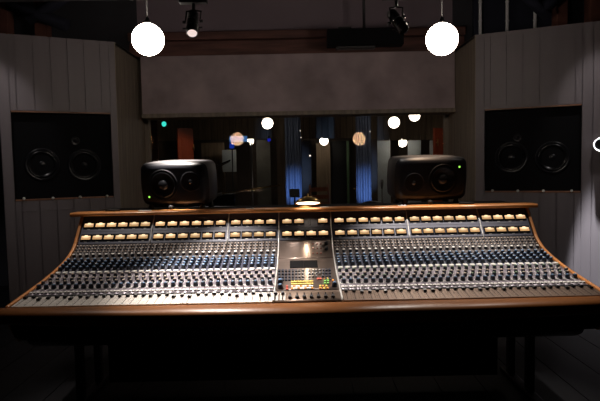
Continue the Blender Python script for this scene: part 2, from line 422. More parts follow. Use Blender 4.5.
# ------------------------------------------------------------------ spotlights on the beam
def spotlight(px, tip, back, lensdir, label, lit):
    root = thing('spotlight', label, 'spotlight', (at(px, 3, 3.77).x, 3.77, zc - .002), group='stage spotlights under the beam')
    O = root.location
    b = MB(); b.box(-.09, .09, -.03, .03, min(-.02, zpl-zc-.002), 0); obj('mounting_plate', b, 'black', root, bevel=.004)
    P = Vector(back) - O; Q = Vector(tip) - O
    d = (Q - P).normalized(); T = Matrix.Translation(P) @ d.to_track_quat('Z', 'Y').to_matrix().to_4x4(); Ln = (Q - P).length
    r = .036
    b = MB(); b.rod((0, 0, -.028), (0, 0, (P.z + Q.z)/2 * .35 - .03), .012, n=10)
    mid = P.lerp(Q, .42); side = Vector((1, 0, 0)) - d*d.x; side.normalize()
    yk = Vector((0, 0, (P.z + Q.z)/2 * .35 - .03))
    for s in (-1, 1):
        e = side*s*(r+.012); b.tube([yk, Vector((e.x, 0, yk.z - .005)), mid + e], .006)
    obj('yoke', b, 'black', root)
    b = MB(); b.lathe([(.001, -.012), (r*.7, -.008), (r*.95, .008), (r, .02), (r, Ln*.42), (r*1.06, Ln*.43), (r*1.06, Ln*.47), (r, Ln*.48), (r, Ln*.72), (r*1.22, Ln*.73), (r*1.22, Ln*.77), (r, Ln*.78), (r*1.02, Ln*.96), (r*.93, Ln), (r*.86, Ln-.012)], 24, 0, T, cap=False)
    for k in range(4): b.lathe([(r*1.0, Ln*(.55+.04*k)), (r*1.1, Ln*(.56+.04*k)), (r*1.0, Ln*(.57+.04*k))], 24, 0, T, cap=False)
    body = obj('lamp_body', b, 'black', root)
    b = MB(); b.lathe([(r*1.065, Ln*.435), (r*1.075, Ln*.45), (r*1.065, Ln*.465)], 24, 0, T, cap=False); obj('ring', b, 'steel', body)
    for s in (-1, 1):
        b = MB(); b.rod(mid + side*s*(r+.01), mid + side*s*(r+.03), .010, n=10); obj('tilt_knob', b, 'black', root)
        b = MB(); b.rod(P.lerp(Q, .72) + side*(s*r*1.05), P.lerp(Q, .72) + side*s*(r+.028), .005); obj('shutter_handle', b, 'black', root)
    b = MB(); b.lathe([(r*.88, Ln-.012), (r*.6, Ln-.004), (.001, Ln+.001)], 24, 0, T, cap=False); obj('lens', b, 'lens' if lit else 'screen', root)
    return Vector(tip), (Vector(tip) - Vector(back)).normalized()
tl = at(192.2, 34, 3.66); bl = at(193, 13, 3.82)
s1 = spotlight(193.5, tl, bl, None, 'spotlight left of centre under the beam, its lit lens facing the camera', True)
tr = at(404.5, 31, 3.74); br = at(391, 12.5, 3.81)
s2 = spotlight(396, tr, br, None, 'black spotlight right of centre under the beam, tilted to the right', False)

# long black box hanging from rod
a, b = at(327, 47, 6.3), at(402.5, 29, 6.3)
root = thing('hanging_box', 'long black box hanging on a thin rod before the header panel', 'box', ((a.x+b.x)/2, 6.3, a.z))
Wb, Hb = b.x - a.x, b.z - a.z
q = MB(); q.box(-Wb/2, Wb/2, -.08, .08, 0, Hb); obj('case', q, 'matte', root, bevel=.006)
rx = at(364, 20, 6.3).x - root.location.x
q = MB(); q.rod((rx, 0, Hb), (rx, 0, 3.89-a.z), .016); q.box(rx-.06, rx+.06, -.05, .05, 3.87-a.z, 3.895-a.z); obj('hanging_rod', q, 'black', root)
q = MB(); x0 = at(338, 28, 6.3).x - root.location.x; x1 = at(351, 28, 6.3).x - root.location.x; q.box(x0, x1, -.05, .05, Hb, Hb+.025); obj('bracket', q, 'black', root)
q = MB(); x0 = at(336, 49, 6.3).x - root.location.x; x1 = at(375, 49, 6.3).x - root.location.x; q.box(x0, x1, -.06, .06, -.03, 0); obj('bottom_bar', q, 'black', root, bevel=.01)

# round fitting on the right wall
Mx, sg, u0, u1, z0, z1, uz, L = WALLS['right']
uu, zz = uz(600.5, 145)
root = thing('wall_lamp', 'round grey metal wall fitting at the right end of the plank wall', 'wall lamp')
root.matrix_world = Mx @ Matrix.Translation((sg*uu, -.001, zz))
T = Matrix.Rotation(PI/2, 4, 'X')
q = MB(); q.lathe([(.05, 0), (.062, .02), (.068, .09), (.068, .10), (.056, .10), (.052, .085)], 28, 0, T, cap=False); obj('rim', q, 'conduit', root)
q = MB(); q.lathe([(.053, .088), (.03, .082), (.001, .08)], 28, 0, T, cap=False); obj('cover', q, 'black', root)

# ------------------------------------------------------------------ MIXING CONSOLE
CX, CY = 0.03, 3.3
PTS = [(2.802, .7665), (2.91, .7785), (3.05, .795), (3.20, .814), (3.34, .837), (3.46, .862), (3.56, .890), (3.63, .922), (3.68, .956), (3.712, .990), (3.775, 1.063), (3.838, 1.136)]
def catmull(P, n=12):
    out = []
    for i in range(len(P)-1):
        p0, p1, p2, p3 = (Vector((*P[max(i-1, 0)], 0)), Vector((*P[i], 0)), Vector((*P[i+1], 0)), Vector((*P[min(i+2, len(P)-1)], 0)))
        for k in range(n):
            t = k/n
            q = .5*((2*p1) + (p2-p0)*t + (2*p0-5*p1+4*p2-p3)*t*t + (3*p1-p0-3*p2+p3)*t**3); out.append((q.x, q.y))
    out.append(P[-1]); return out
PROF = catmull(PTS)
SL = [0]
for i in range(1, len(PROF)): SL.append(SL[-1] + math.hypot(PROF[i][0]-PROF[i-1][0], PROF[i][1]-PROF[i-1][1]))
def pt(s):
    s = min(max(s, 0), SL[-1]-1e-6)
    i = next(k for k in range(len(SL)-1) if SL[k+1] >= s)
    t = (s-SL[i])/(SL[i+1]-SL[i]); a, b = PROF[i], PROF[i+1]
    j0, j1 = max(i-1, 0), min(i+2, len(PROF)-1)
    return a[0]+(b[0]-a[0])*t, a[1]+(b[1]-a[1])*t, math.atan2(PROF[j1][1]-PROF[j0][1], PROF[j1][0]-PROF[j0][0])
def s_at(py):           # arc length of the row that stands at height py on the desk's centre line
    best = min(range(400), key=lambda k: abs(proj((CX, *pt(SL[-1]*k/399)[:2]))[1]-py))
    return SL[-1]*best/399
SF, SK, SE, SC, SM = s_at(291.2), s_at(269.5), s_at(256.3), s_at(240.5), SL[-1]

con = thing('mixing_console', 'huge studio mixing console with glowing meters, hundreds of knobs and a wooden surround', 'mixing console', (CX, CY, 0))
def prof_slab(x0, x1, sa, sb, up, dn, n=14):
    a = []; b = []
    for k in range(n+1):
        y, z, an = pt(sa+(sb-sa)*k/n); nx, nz = -math.sin(an), math.cos(an)
        a.append((y-CY+nx*up, z+nz*up)); b.append((y-CY-nx*dn, z-nz*dn))
    return a + b[::-1], x0, x1
def slab(mb, x0, x1, sa, sb, up, dn, n=14, mi=0):
    mb.prism_x(*prof_slab(x0, x1, sa, sb, up, dn, n), mi, n > 2)

XA, XC0, XC1, XB = -1.505, -.176, .176, 1.505
# body under the panels
q = MB()
body = [(y-CY+.0, z-.006) for y, z in PROF[::6]] + [(PROF[-1][0]-CY, PROF[-1][1]-.004)]
body += [(.70, 1.10), (.78, .62), (.70, .56), (-.38, .56), (-.46, .60), (-.495, .66), (-.495, .755)]
q.prism_x(body, -1.51, 1.51); obj('body', q, 'matte', con)
q = MB(); q.prism_x([(-.48, .70), (-.48, .60), (-.45, .55), (-.38, .525), (.40, .525), (.45, .70)], -1.455, 1.425); obj('underside_panel', q, 'blackgl', con, bevel=.04)
# wooden side panels
for sgn in (-1, 1):
    q = MB()
    top = []
    for k in range(41):
        y, z, an = pt(SL[-1]*k/40); h = .008
        top.append((y-CY-math.sin(an)*h, z+math.cos(an)*h))
    poly = top + [(.60, 1.136), (.72, .62), (.66, .56), (-.40, .56), (-.48, .66), (-.51, .745)]
    x0, x1 = (1.5105, 1.531) if sgn > 0 else (-1.531, -1.5105)
    q.prism_x(poly, x0, x1); obj('side_panel', q, 'wood', con, bevel=.006)
# armrest with a bowed front edge
q = MB(); n = 48; sect = []
ring = 14
vs, fs = [], []
for i in range(n+1):
    x = -1.72 + 3.44*i/n; bow = .06*(1-(x/1.72)**2); rr = .029 + .020*(1-(x/1.72)**2)
    yc, zc_ = -.553 - bow*.5, .773 - rr
    for k in range(ring):
        a = 2*PI*k/ring; cy, cz = math.cos(a), math.sin(a)
        yy = yc + (abs(cy)**.7)*math.copysign(1, cy)*(.062+bow*.5); z_ = zc_ + (abs(cz)**.7)*math.copysign(1, cz)*rr
        vs.append((x, yy, z_))
for i in range(n):
    for k in range(ring): fs.append((i*ring+k, i*ring+(k+1) % ring, (i+1)*ring+(k+1) % ring, (i+1)*ring+k))
fs += [tuple(range(ring)), tuple(range(n*ring, (n+1)*ring))[::-1]]
q.add(vs, fs, 0, True); obj('armrest', q, 'armrest', con)
# wooden shelf on top
zs = 1.137
q = MB(); sh = [(.475, zs+.010), (.482, zs+.001), (.62, zs), (.62, zs+.026), (.485, zs+.026), (.477, zs+.021)]
q.prism_x(sh, -1.585, 1.575); obj('top_shelf', q, 'wood', con, bevel=.003)
q = MB(); q.box(-1.50, 1.50, .6205, .98, zs-.02, zs+.018); obj('rear_cover', q, 'matte', con, bevel=.004)
q = MB(); q.box(-1.30, 1.24, .30, .33, .06, .54); obj('under_desk_shade', q, 'matte', con)  # black sheet added to make the shade under the desk
# legs
for x in (-1.40, 1.36):
    q = MB(); q.box(x-.022, x+.022, .05, .11, .03, .53); q.box(x-.03, x+.03, -.25, .52, .0065, .04); q.box(x-.022, x+.022, .36, .42, .03, .53)
    obj('leg', q, 'black', con, bevel=.008)

# --- knob templates (local z is the shaft)
def tmpl(name, mb, mats): return mb.mesh(name, mats)
def knob(r, h, capr, mats, pointer=True, n=12):
    b = MB(); b.lathe([(r, 0), (r*1.0, h*.25), (r*.86, h*.32), (r*.78, h)], n, 0, smooth=False)
    if capr: b.lathe([(r*capr, h), (r*capr*.9, h+.0035), (r*capr*.5, h+.004)], n, 1, smooth=False)
    if pointer: b.box(-.0012, .0012, 0, r*.8, h, h+.0045, 2)
    return b
T_ = {}
b = MB(); b.lathe([(.0065, 0), (.0065, .003), (.004, .004), (.004, .006)], 8, 0); b.lathe([(.0042, .006), (.0042, .0095), (.001, .0105)], 8, 1)
T_['switch'] = b.mesh('toggle_switch', ['knob', 'browncap'])
T_['gain'] = knob(.0125, .015, .7, None).mesh('gain_knob', ['knob', 'whitecap', 'whitecap'])
b = knob(.0165, .015, 0, None, False); b.lathe([(.0115, .015), (.0105, .025), (.009, .026)], 12, 0, smooth=False); b.lathe([(.0085, .026), (.006, .028), (.002, .0285)], 12, 1, smooth=False); b.box(-.0012, .0012, 0, .0105, .0262, .0292, 2)
T_['equalizer'] = b.mesh('equalizer_knob', ['knob', 'bluecap', 'whitecap'])
T_['aux_b'] = knob(.0122, .018, .6, None).lathe([(.0155, 0), (.0155, .0012), (.010, .0014)], 12, 2, smooth=False, cap=False).mesh('auxiliary_knob', ['knob', 'browncap', 'whitecap'])
T_['aux_g'] = knob(.0122, .018, .6, None).lathe([(.0155, 0), (.0155, .0012), (.010, .0014)], 12, 2, smooth=False, cap=False).mesh('auxiliary_knob', ['knob', 'greencap', 'whitecap'])
RING = lambda b, r: b.lathe([(r, 0), (r, .0012), (r*.7, .0014)], 12, 2, smooth=False, cap=False)
T_['monitor'] = RING(knob(.0150, .022, .55, None), .0192).mesh('monitor_knob', ['knob', 'bluecap', 'whitecap'])
b = MB(); b.box(-.0072, .0072, -.009, .009, 0, .007)
T_['button'] = b.mesh('push_button', ['whitecap'])
b = MB(); b.box(-.0125, .0125, -.012, .012, 0, .010)
T_['wide'] = b.mesh('select_button', ['whitecap'])
def fcap(mats):
    b = MB(); b.add([(-.009, -.014, .004), (.009, -.014, .004), (.009, .014, .004), (-.009, .014, .004), (-.008, -.011, .014), (.008, -.011, .014), (.008, .011, .014), (-.008, .011, .014), (-.008, 0, .010), (.008, 0, .010)],
        [(0, 1, 5, 4), (2, 3, 7, 6), (0, 4, 8, 7, 3), (1, 2, 6, 9, 5), (4, 5, 9, 8), (8, 9, 6, 7), (3, 2, 1, 0)]); b.box(-.002, .002, -.006, .006, .0005, .004)
    return b.mesh('fader_cap', mats)
T_['cap'] = fcap(['black'])

# --- one channel strip: four plates of one mesh, following the curve
PW = (XC0 - XA - .006) / 32
def strip_mesh(fadermat):
    b = MB(); g = .0006; w = PW/2 - g
    slab(b, -w, w, .004, SF-.003, .0015, .006, 2, 0)
    slab(b, -w, w, SF+.001, SK, .0015, .006, 8, 1)
    slab(b, -w, w, SK+.0005, SE, .0015, .006, 8, 2)
    slab(b, -w, w, SE+.0005, SC-.001, .0015, .006, 10, 4)
    slab(b, -w, w, SF-.008, SF+.006, .003, .006, 2, 3)
    # fader slot with scale lines
    y, z, an = pt((SF+.004)/2)
    T = Matrix.Translation((0, y-CY, z)) @ Matrix.Rotation(an, 4, 'X'); hl = (SF-.02)/2
    b.box(-.0015, .0015, -hl, hl, .0012, .0018, 3, T)
    for k in range(6): b.box(-.012, -.006, -hl+k*hl/2.6-.0007, -hl+k*hl/2.6+.0007, .0012, .002, 3, T)
    return b.mesh('channel_strip', [fadermat, 'strip', 'eq', 'matte', 'swp'])
SMESH = {'l': strip_mesh('litplate'), 'r': strip_mesh('fader')}  # lit copy on the left, unlit copy on the right
rows = {'sw': [s_at(v) for v in (242.6, 245.6, 248.6)], 'gain': s_at(252.2), 'eq': [s_at(v) for v in (258.2, 260.9, 263.6, 266.3)],
        'wide': s_at(269.3), 'aux': [s_at(272.6), s_at(276.6)], 'aux2': s_at(279.6), 'mon': s_at(283.8), 'btn': s_at(288.3)}
POOL = {}
def put(kind, name, s, x, strip, key, rz=0):
    POOL.setdefault(name, []).append((s, x, strip, key, rz))
strips = []
rj = random.Random(3)
for side, x0 in (('l', XA), ('r', XC1+.006)):
    for k in range(32):
        x = x0 + (k+.5)*PW
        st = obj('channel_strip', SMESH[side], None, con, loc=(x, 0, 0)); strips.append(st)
        if side == 'l': pass
        for r_ in rows['sw']:
            for dx in (-.0105, .0105): put('s', 'toggle_switch', r_, dx, st, 'switch')
        put('g', 'gain_knob', rows['gain'], 0, st, 'gain', rj.uniform(-2, 2))
        for r_ in rows['eq']: put('e', 'equalizer_knob', r_, -.004, st, 'equalizer', rj.uniform(-1.5, 1.5))
        put('w', 'select_button', rows['wide'], .002, st, 'wide')
        put('a', 'auxiliary_knob', rows['aux'][0], -.009, st, 'aux_g' if side == 'r' else 'aux_b', rj.uniform(-2, 2))
        put('a', 'auxiliary_knob', rows['aux'][1], .009, st, 'aux_b', rj.uniform(-2, 2))
        put('a', 'auxiliary_knob', rows['aux2'], -.009, st, 'aux_g' if k % 3 == 0 and side == 'r' else 'aux_b', rj.uniform(-2, 2))
        put('m', 'monitor_knob', rows['mon'], -.001, st, 'monitor', rj.uniform(-2, 2))
        for dx in (-.010, .010): put('b', 'push_button', rows['btn'], dx, st, 'button')
        fp = rj.choice((.72, .78, .80, .82, .80, .60)) if side == 'l' else rj.choice((.80, .84, .82, .70))
        put('f', 'fader_cap', SF*fp, 0, st, 'cap')
for name, items in POOL.items():
    def wp(it): y, z, an = pt(it[0]); return (Vector((CX + it[2].location.x + it[1], y, z)) - CAM).length
    items.sort(key=wp)
    for s, x, st, key, rz in items[:100]:
        y, z, an = pt(s); nx, nz = -math.sin(an)*.0014, math.cos(an)*.0014
        o = obj(name, T_[key], None, st, loc=(x, y-CY+nx, z+nz)); o.rotation_mode = 'XYZ'
        o.rotation_euler = (Matrix.Rotation(an, 3, 'X') @ Matrix.Rotation(rz, 3, 'Z')).to_euler()
    rest = items[100:]
    if rest:
        b = MB(); mats = []
        for s, x, st, key, rz in rest:
            me = T_[key]; y, z, an = pt(s)
            T = Matrix.Translation((st.location.x + x, y-CY-math.sin(an)*.0014, z+math.cos(an)*.0014)) @ Matrix.Rotation(an, 4, 'X') @ Matrix.Rotation(rz, 4, 'Z')
            nb = len(b.v)
            for v in me.vertices: b.v.append(T @ v.co)
            for p in me.polygons:
                mn = me.materials[p.material_index]
                if mn not in mats: mats.append(mn)
                b.f.append([nb+i for i in p.vertices]); b.mi.append(mats.index(mn)); b.sm.append(False)
        me = bpy.data.meshes.new(name + 's'); me.from_pydata(b.v, [], b.f)
        for mn in mats: me.materials.append(mn)
        me.polygons.foreach_set('material_index', b.mi); me.update()
        o = obj(name + '_rows', me, None, con); o['kind'] = 'stuff'

# --- meter bridge: bays with their meters
ZM, AN = pt((SC+SM)/2), pt(SM-.05)[2]
MH = SM - SC
cy_, cz_, _ = pt((SC+SM)/2 + .004)
def on_panel(v): return (v - MH/2)          # local y on the flat panel
bez = MB(); bw, bh = .0365, .0255
bez.box(-bw, bw, -bh, bh, 0, .006); bez.box(-.034, .034, -.022, .0195, .006, .0085); bez.box(-.009, .009, -.0335, -.0295, 0, .0012, 1)
BEZ = bez.mesh('vu_meter', ['matte', 'whitecap'])
d = MB(); dw = .0305
pts = [(-dw, -.0178), (dw, -.0178), (dw, .0098), (.0125, .0106), (.009, .0152), (-.009, .0152), (-.0125, .0106), (-dw, .0098)]
d.prism_z(pts, .0086, .0098); DIAL = d.mesh('dial', ['dial'])
v1, v2 = MH*.635, MH*.21
def bay(x0, x1, nm, skip=()):
    w = x1-x0; pan = MB(); pan.box(-w/2+.003, w/2-.003, -MH/2+.002, MH/2-.001, -.012, .002); pan.box(-w/2+.003, w/2-.003, on_panel(MH*.425)-.0008, on_panel(MH*.425)+.0008, .002, .0032)
    pn = obj('meter_panel', pan, 'meterpanel', con, loc=((x0+x1)/2, cy_-CY, cz_), rot=(AN, 0, 0))
    mg = .011; pit = (w-2*mg)/nm
    for r_, vv in enumerate((v1, v2)):
        for k in range(nm):
            if (r_, k) in skip: continue
            mt = obj('vu_meter', BEZ, None, pn, loc=(-w/2+mg+(k+.5)*pit, on_panel(vv), .0021))
            obj('dial', DIAL, None, mt)
    return pn
P6 = (XC0 - XA - .006)/16
B1, B2, B3, B4 = -1.027, -.516, .690, 1.176
bays = [(XA, B1, 6), (B1, B2, 6), (B2, XC0-.003, 4), (XC0+.004, XC1-.004, 4), (XC1+.003, B3, 6), (B3, B4, 6), (B4, XB, 4)]
for i, (a, b, n_) in enumerate(bays):
    pn = bay(a, b, n_, {(0, 2)} if i == 3 else ())
    if i == 3:
        q = MB(); q.box(.020, .024, .012, .034, .002, .004); q.box(.034, .040, .0, .05, .002, .006); obj('switch_plate', q, 'knob', pn)
for x in (bays[0][1], bays[1][1], bays[4][1], bays[5][1]):
    q = MB(); slab(q, x-.0035, x+.0035, SC-.015, SM-.002, .007, .004, 6); obj('divider', q, 'silver', con)
for x in (XC0, XC1):
    q = MB(); slab(q, x-.004, x+.004, .004, SM-.002, .007, .004, 24); obj('divider', q, 'silver', con)

# --- centre section
cw = XC1 - XC0 - .012
cen = obj('centre_module', MB(), 'centre', con)
b = MB(); s_mid = s_at(258.8); s_low = s_at(290.8)
slab(b, -cw/2, cw/2, s_low+.001, s_mid, .0015, .006, 12, 0); slab(b, -cw/2, cw/2, s_mid+.0015, SC-.001, .0015, .006, 12, 0); slab(b, -cw/2, cw/2, .004, s_low-.001, .0015, .006, 4, 1)
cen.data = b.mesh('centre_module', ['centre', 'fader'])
def mount(name, me, px, py, dz=.0014, parent=cen, mats=None):
    s = s_at(py); y, z, an = pt(s); x = (px-302.8) * 1.0
    # width of the module in pixels at this height sets the scale
    x0 = proj((CX+XC0, y, z))[0]; x1 = proj((CX+XC1, y, z))[0]
    xl = XC0 + (px-x0)/(x1-x0)*(XC1-XC0)
    return obj(name, me, mats, parent, loc=(xl, y-CY-math.sin(an)*dz, z+math.cos(an)*dz), rot=(an, 0, 0))
def btn(m_, w, d_, h, name): b = MB(); b.box(-w/2, w/2, -d_/2, d_/2, 0, h); return b.mesh(name, [m_])
scr = btn('screen', .084, .115, .004, 'display_screen')
mount('display_screen', scr, 296.8, 264.6); mount('display_screen', scr, 310.6, 264.6)
rb = btn('red', .007, .007, .006, 'red_button')
for py in (244.5, 249, 254):
    for px in (313, 317.2, 321): mount('red_button', rb, px, py)
bk = MB(); bk.lathe([(.013, 0), (.012, .008), (.010, .018), (.004, .019)], 14, 0, smooth=False); BK = bk.mesh('level_knob', ['knob'])
mount('level_knob', BK, 326.2, 244.5); mount('level_knob', BK, 326.4, 250)
kk = btn('knob', .0125, .030, .007, 'key')
for r_, py in enumerate((271, 274, 277, 280)):
    for k in range(16):
        px = 279.4 + k*3.35
        if k in (8,) or (r_ == 3 and k > 9 and k < 14) or (r_ == 2 and k == 12): continue
        mount('key', kk, px, py)
for r_, py in enumerate((282.2, 284.6, 287, 289)):
    for k in range(10):
        px = 292 + k*2.25
        m_ = 'yellow' if r_ < 2 else ('whitecap' if (k+r_) % 3 else 'orange')
        mount({'yellow': 'yellow_button', 'whitecap': 'white_button', 'orange': 'orange_button'}[m_], BT[m_] if 'BT' in globals() and m_ in BT else globals().setdefault('BT', {}).setdefault(m_, btn(m_, .0105, .022, .006, m_)), px, py)
for k, (px, py) in enumerate(((318, 280), (320.5, 280), (325, 279.5), (328, 279.8), (325, 282), (328, 282), (325, 284.4), (328, 284.4), (320, 287), (323, 287), (326.5, 287), (320.5, 289.3), (324, 289.3), (327.5, 289.3), (333, 281.5), (333.6, 284.5), (287, 287), (287, 289.4))):
    m_ = ['red', 'red', 'orange', 'yellow', 'greenb', 'greenb', 'greenb', 'greenb', 'yellow', 'orange', 'yellow', 'orange', 'yellow', 'orange', 'orange', 'orange', 'red', 'red'][k]
    mount({'red': 'red_button', 'orange': 'orange_button', 'yellow': 'yellow_button', 'greenb': 'green_button'}[m_], BT.setdefault(m_, btn(m_, .0125, .022, .007, m_)), px, py)
bk = MB(); bk.lathe([(.016, 0), (.0155, .010), (.012, .022), (.004, .0235)], 16, 0, smooth=False); bk.lathe([(.010, .0235), (.009, .026), (.002, .0265)], 12, 1, smooth=False); BK2 = bk.mesh('volume_knob', ['knob', 'bluecap'])
for py in (283, 288): mount('volume_knob', BK2, 280.2, py)
for py in (285.5,): mount('volume_knob', BK2, 334.6, py+1.5)
fsl = MB(); fsl.box(-.003, .003, -.05, .05, 0, .0012); FS = fsl.mesh('fader_slot', ['matte'])
wp_ = MB(); wp_.box(-.015, .015, -.056, .056, 0, .001); WPL = wp_.mesh('fader_plate', ['litplate'])
for k in range(9):
    px = 275.5 + k*7.2
    if k < 2: mount('fader_plate', WPL, px, 296.3, .0016)  # lit-coloured plates up to where the left beam ends
    mount('fader_slot', FS, px, 296.3, .0027); mount('fader_cap', T_['cap'], px, 298.2 if k > 1 else 294, .0014)

# ------------------------------------------------------------------ small loudspeakers on the shelf
def studio_monitor(px0, px1, pyt, pyb, Y, rz, flip, label):
    a, b_ = at(px0, pyb, Y), at(px1, pyt, Y)
    W, H, D = (b_.x-a.x), .296, .26
    zb = zs + .026 + .026
    root = thing('studio_monitor', label, 'loudspeaker', ((a.x+b_.x)/2, Y, zs+.0265), (0, 0, rz), 'small loudspeakers on the console')
    q = MB(); nu = 9
    def sect(y, ins, blg):
        out = []; w2, h2, r = W/2-ins, H/2-ins, .035
        pts = []
        for cx, cz, a0 in ((1, 1, 0), (-1, 1, 90), (-1, -1, 180), (1, -1, 270)):
            for k in range(6):
                an = math.radians(a0+k*18); pts.append((cx*(w2-r)+r*math.cos(an), cz*(h2-r)+r*math.sin(an)))
            # midpoints along the next side for the bulge
            nx_ = {0: (-1, 1), 90: (-1, -1), 180: (1, -1), 270: (1, 1)}[a0]
            ex = (nx_[0]*(w2-r), nx_[1]*(h2-r))
            s0 = pts[-1]; an = math.radians(a0+90); s1_ = (ex[0]+r*math.cos(an), ex[1]+r*math.sin(an))
            for k in range(1, nu): t = k/nu; pts.append((s0[0]+(s1_[0]-s0[0])*t, s0[1]+(s1_[1]-s0[1])*t))
        for x, z in pts:
            fx = 1 + blg*(1-(z/h2)**2); fz = 1 + blg*1.5*(1-(x/w2)**2)
            out.append((x*fx, y, z*fz + H/2 + .026))
        return out
    secs = [sect(-D/2, .040, .045), sect(-D/2+.004, .027, .045), sect(-D/2+.013, .015, .045), sect(-D/2+.030, .005, .045), sect(-D/2+.055, 0, .045), sect(D/2-.05, .004, .04), sect(D/2-.01, .03, .03), sect(D/2, .045, .02)]
    n_ = len(secs[0]); vs = [p for s in secs for p in s]; fs = []
    for i in range(len(secs)-1):
        for k in range(n_): fs.append((i*n_+k, i*n_+(k+1) % n_, (i+1)*n_+(k+1) % n_, (i+1)*n_+k))
    fq = MB(); fq.add(vs, [f_ for f_ in fs if max(f_) < 4*n_], 0, True); fq.add(secs[0], [tuple(range(n_))])
    q.add(vs, [f_ for f_ in fs if min(f_) >= 3*n_], 0, True); q.add(secs[-1], [tuple(range(n_))[::-1]])
    obj('enclosure', q, 'cabinet', root); obj('front_baffle', fq, 'baffle', root)  # front split off to carry the shaded colour
    f = -1 if flip else 1
    RX = Matrix.Rotation(PI/2, 4, 'X'); zc2 = H/2+.026
    T = Matrix.Translation((-f*W*.15, -D/2, zc2 - f*.0)) @ RX
    q = MB(); q.lathe([(.108, .0), (.108, .007), (.103, .009), (.094, .003), (.092, 0)], 40, 0, T, cap=False); wf = obj('woofer', q, 'ring', root)
    q = MB(); q.lathe([(.093, .001), (.088, .010), (.080, .009), (.066, .004), (.036, .001)], 40, 0, T, cap=False); obj('cone', q, 'cone', wf)
    q = MB(); q.lathe([(.037, .001), (.032, .010), (.018, .016), (.001, .018)], 32, 0, T, cap=False); obj('dust_cap', q, 'cone', wf)
    T = Matrix.Translation((f*W*.26, -D/2, zc2 + f*.02)) @ RX
    q = MB(); q.lathe([(.070, .0), (.070, .005), (.064, .006), (.045, .003), (.018, .0015)], 36, 0, T, cap=False); tw = obj('tweeter', q, 'ring', root)
    q = MB(); q.lathe([(.018, .001), (.014, .007), (.001, .011)], 20, 0, T, cap=False); obj('dome', q, 'cone', tw)
    q = MB(); q.sphere((-f*W*.375 if not flip else W*.375, -D/2-.001, zc2 - f*.085), .007, 12); obj('indicator_light', q, 'led', root)
    for x in (-.19, .19):
        for y in (-.10, .09):
            q = MB(); q.lathe([(.02, 0), (.022, .008), (.016, .022), (.016, .045 if y < 0 else .066)], 14); obj('foot', q, 'rubber', root, loc=(x, y-.0, 0))
    q = MB(); q.sphere((-.02, -.152, .016), .0155, 16); q.rod((-.02, -.152, .016), (-.02, -.09, .03), .008); obj('centre_foot', q, 'rubber', root)
    piv = Vector((0, -D/2, .028)); TP = Matrix.Translation(piv) @ Matrix.Rotation(math.radians(6.5), 4, 'X') @ Matrix.Translation(-piv)
    for ch in root.children:
        if 'foot' not in ch.name: ch.matrix_local = TP           # tipped forward towards the desk
    return root
studio_monitor(148, 214.5, 160, 207, 4.06, math.radians(-10), False, 'black studio loudspeaker on the left half of the console top, its top catching light')
studio_monitor(389.5, 460.5, 156, 204, 4.06, math.radians(8), True, 'black studio loudspeaker on the right half of the console top, green light up right')
# small flat white pieces on the shelf
for px0, px1, lab in ((138.5, 151, 'small white card on the console top below the left loudspeaker'), (246, 254, 'small white card on the console top between left loudspeaker and desk lamp'), (320.5, 328.5, 'small white card on the console top just right of the desk lamp'), (398.5, 407, 'small white card on the console top below the right loudspeaker')):
    a, b_ = at(px0, 209, 3.81), at(px1, 209, 3.81); q = MB(); q.box(-(b_.x-a.x)/2, (b_.x-a.x)/2, -.018, .018, 0, .006)
    o = obj('white_piece', q, 'whitepiece', loc=((a.x+b_.x)/2, 3.812, zs+.0265), bevel=.001); tag(o, lab, 'piece', 'white pieces on the console top')
for px, lab in ((112, 'thin black cable lying on the left end of the console top'), (467, 'thin black cable lying on the console top right of the right loudspeaker')):
    a = at(px, 209, 3.85); q = MB(); q.tube([(-.05, .0, .008), (-.02, .012, .008), (.01, -.006, .008), (.05, .004, .008)], .0075)
    o = obj('cable', q, 'cord', loc=(a.x, 3.86, zs+.0265)); tag(o, lab, 'cable')

# desk lamp, its shade tipped up towards the desk
c = at(308, 203.6, 3.80)
root = thing('desk_lamp', 'low brass-rimmed desk lamp glowing on the middle of the console top', 'desk lamp', (c.x, 3.80, zs+.0265))
h = c.z - zs - .0265
TL = Matrix.Translation((0, 0, h)) @ Matrix.Rotation(math.radians(-14), 4, 'X') @ Matrix.Diagonal((1, .75, 1, 1))
q = MB(); q.lathe([(.030, .040), (.055, .037), (.080, .020), (.088, .0), (.085, .0), (.077, .018), (.053, .033), (.028, .036)], 36, 0, TL, cap=False)
shd = obj('shade', q, 'brass', root)
q = MB(); q.lathe([(.032, .039), (.030, .046), (.006, .050), (.005, .068), (.001, .07)], 24, 0, TL, cap=False); obj('shade_top', q, 'brass', shd)
q = MB(); q.lathe([(.078, .004), (.074, .010), (.001, .012)], 36, 0, TL, cap=False); q.lathe([(.078, .004), (.001, .002)], 36, 0, TL, cap=False); obj('lamp_tube', q, 'tube', root)
q = MB(); q.lathe([(.045, 0), (.045, .005), (.010, .010)], 24, 0, Matrix.Translation((-.02, .085, 0))); q.tube([(-.02, .085, .008), (-.02, .088, h*.5), (-.015, .088, h+.02), (0, .06, h+.045), (0, 0, h+.047)], .004)
obj('stand', q, 'brass', root)
LAMP = Vector((c.x, 3.765, c.z - .004))

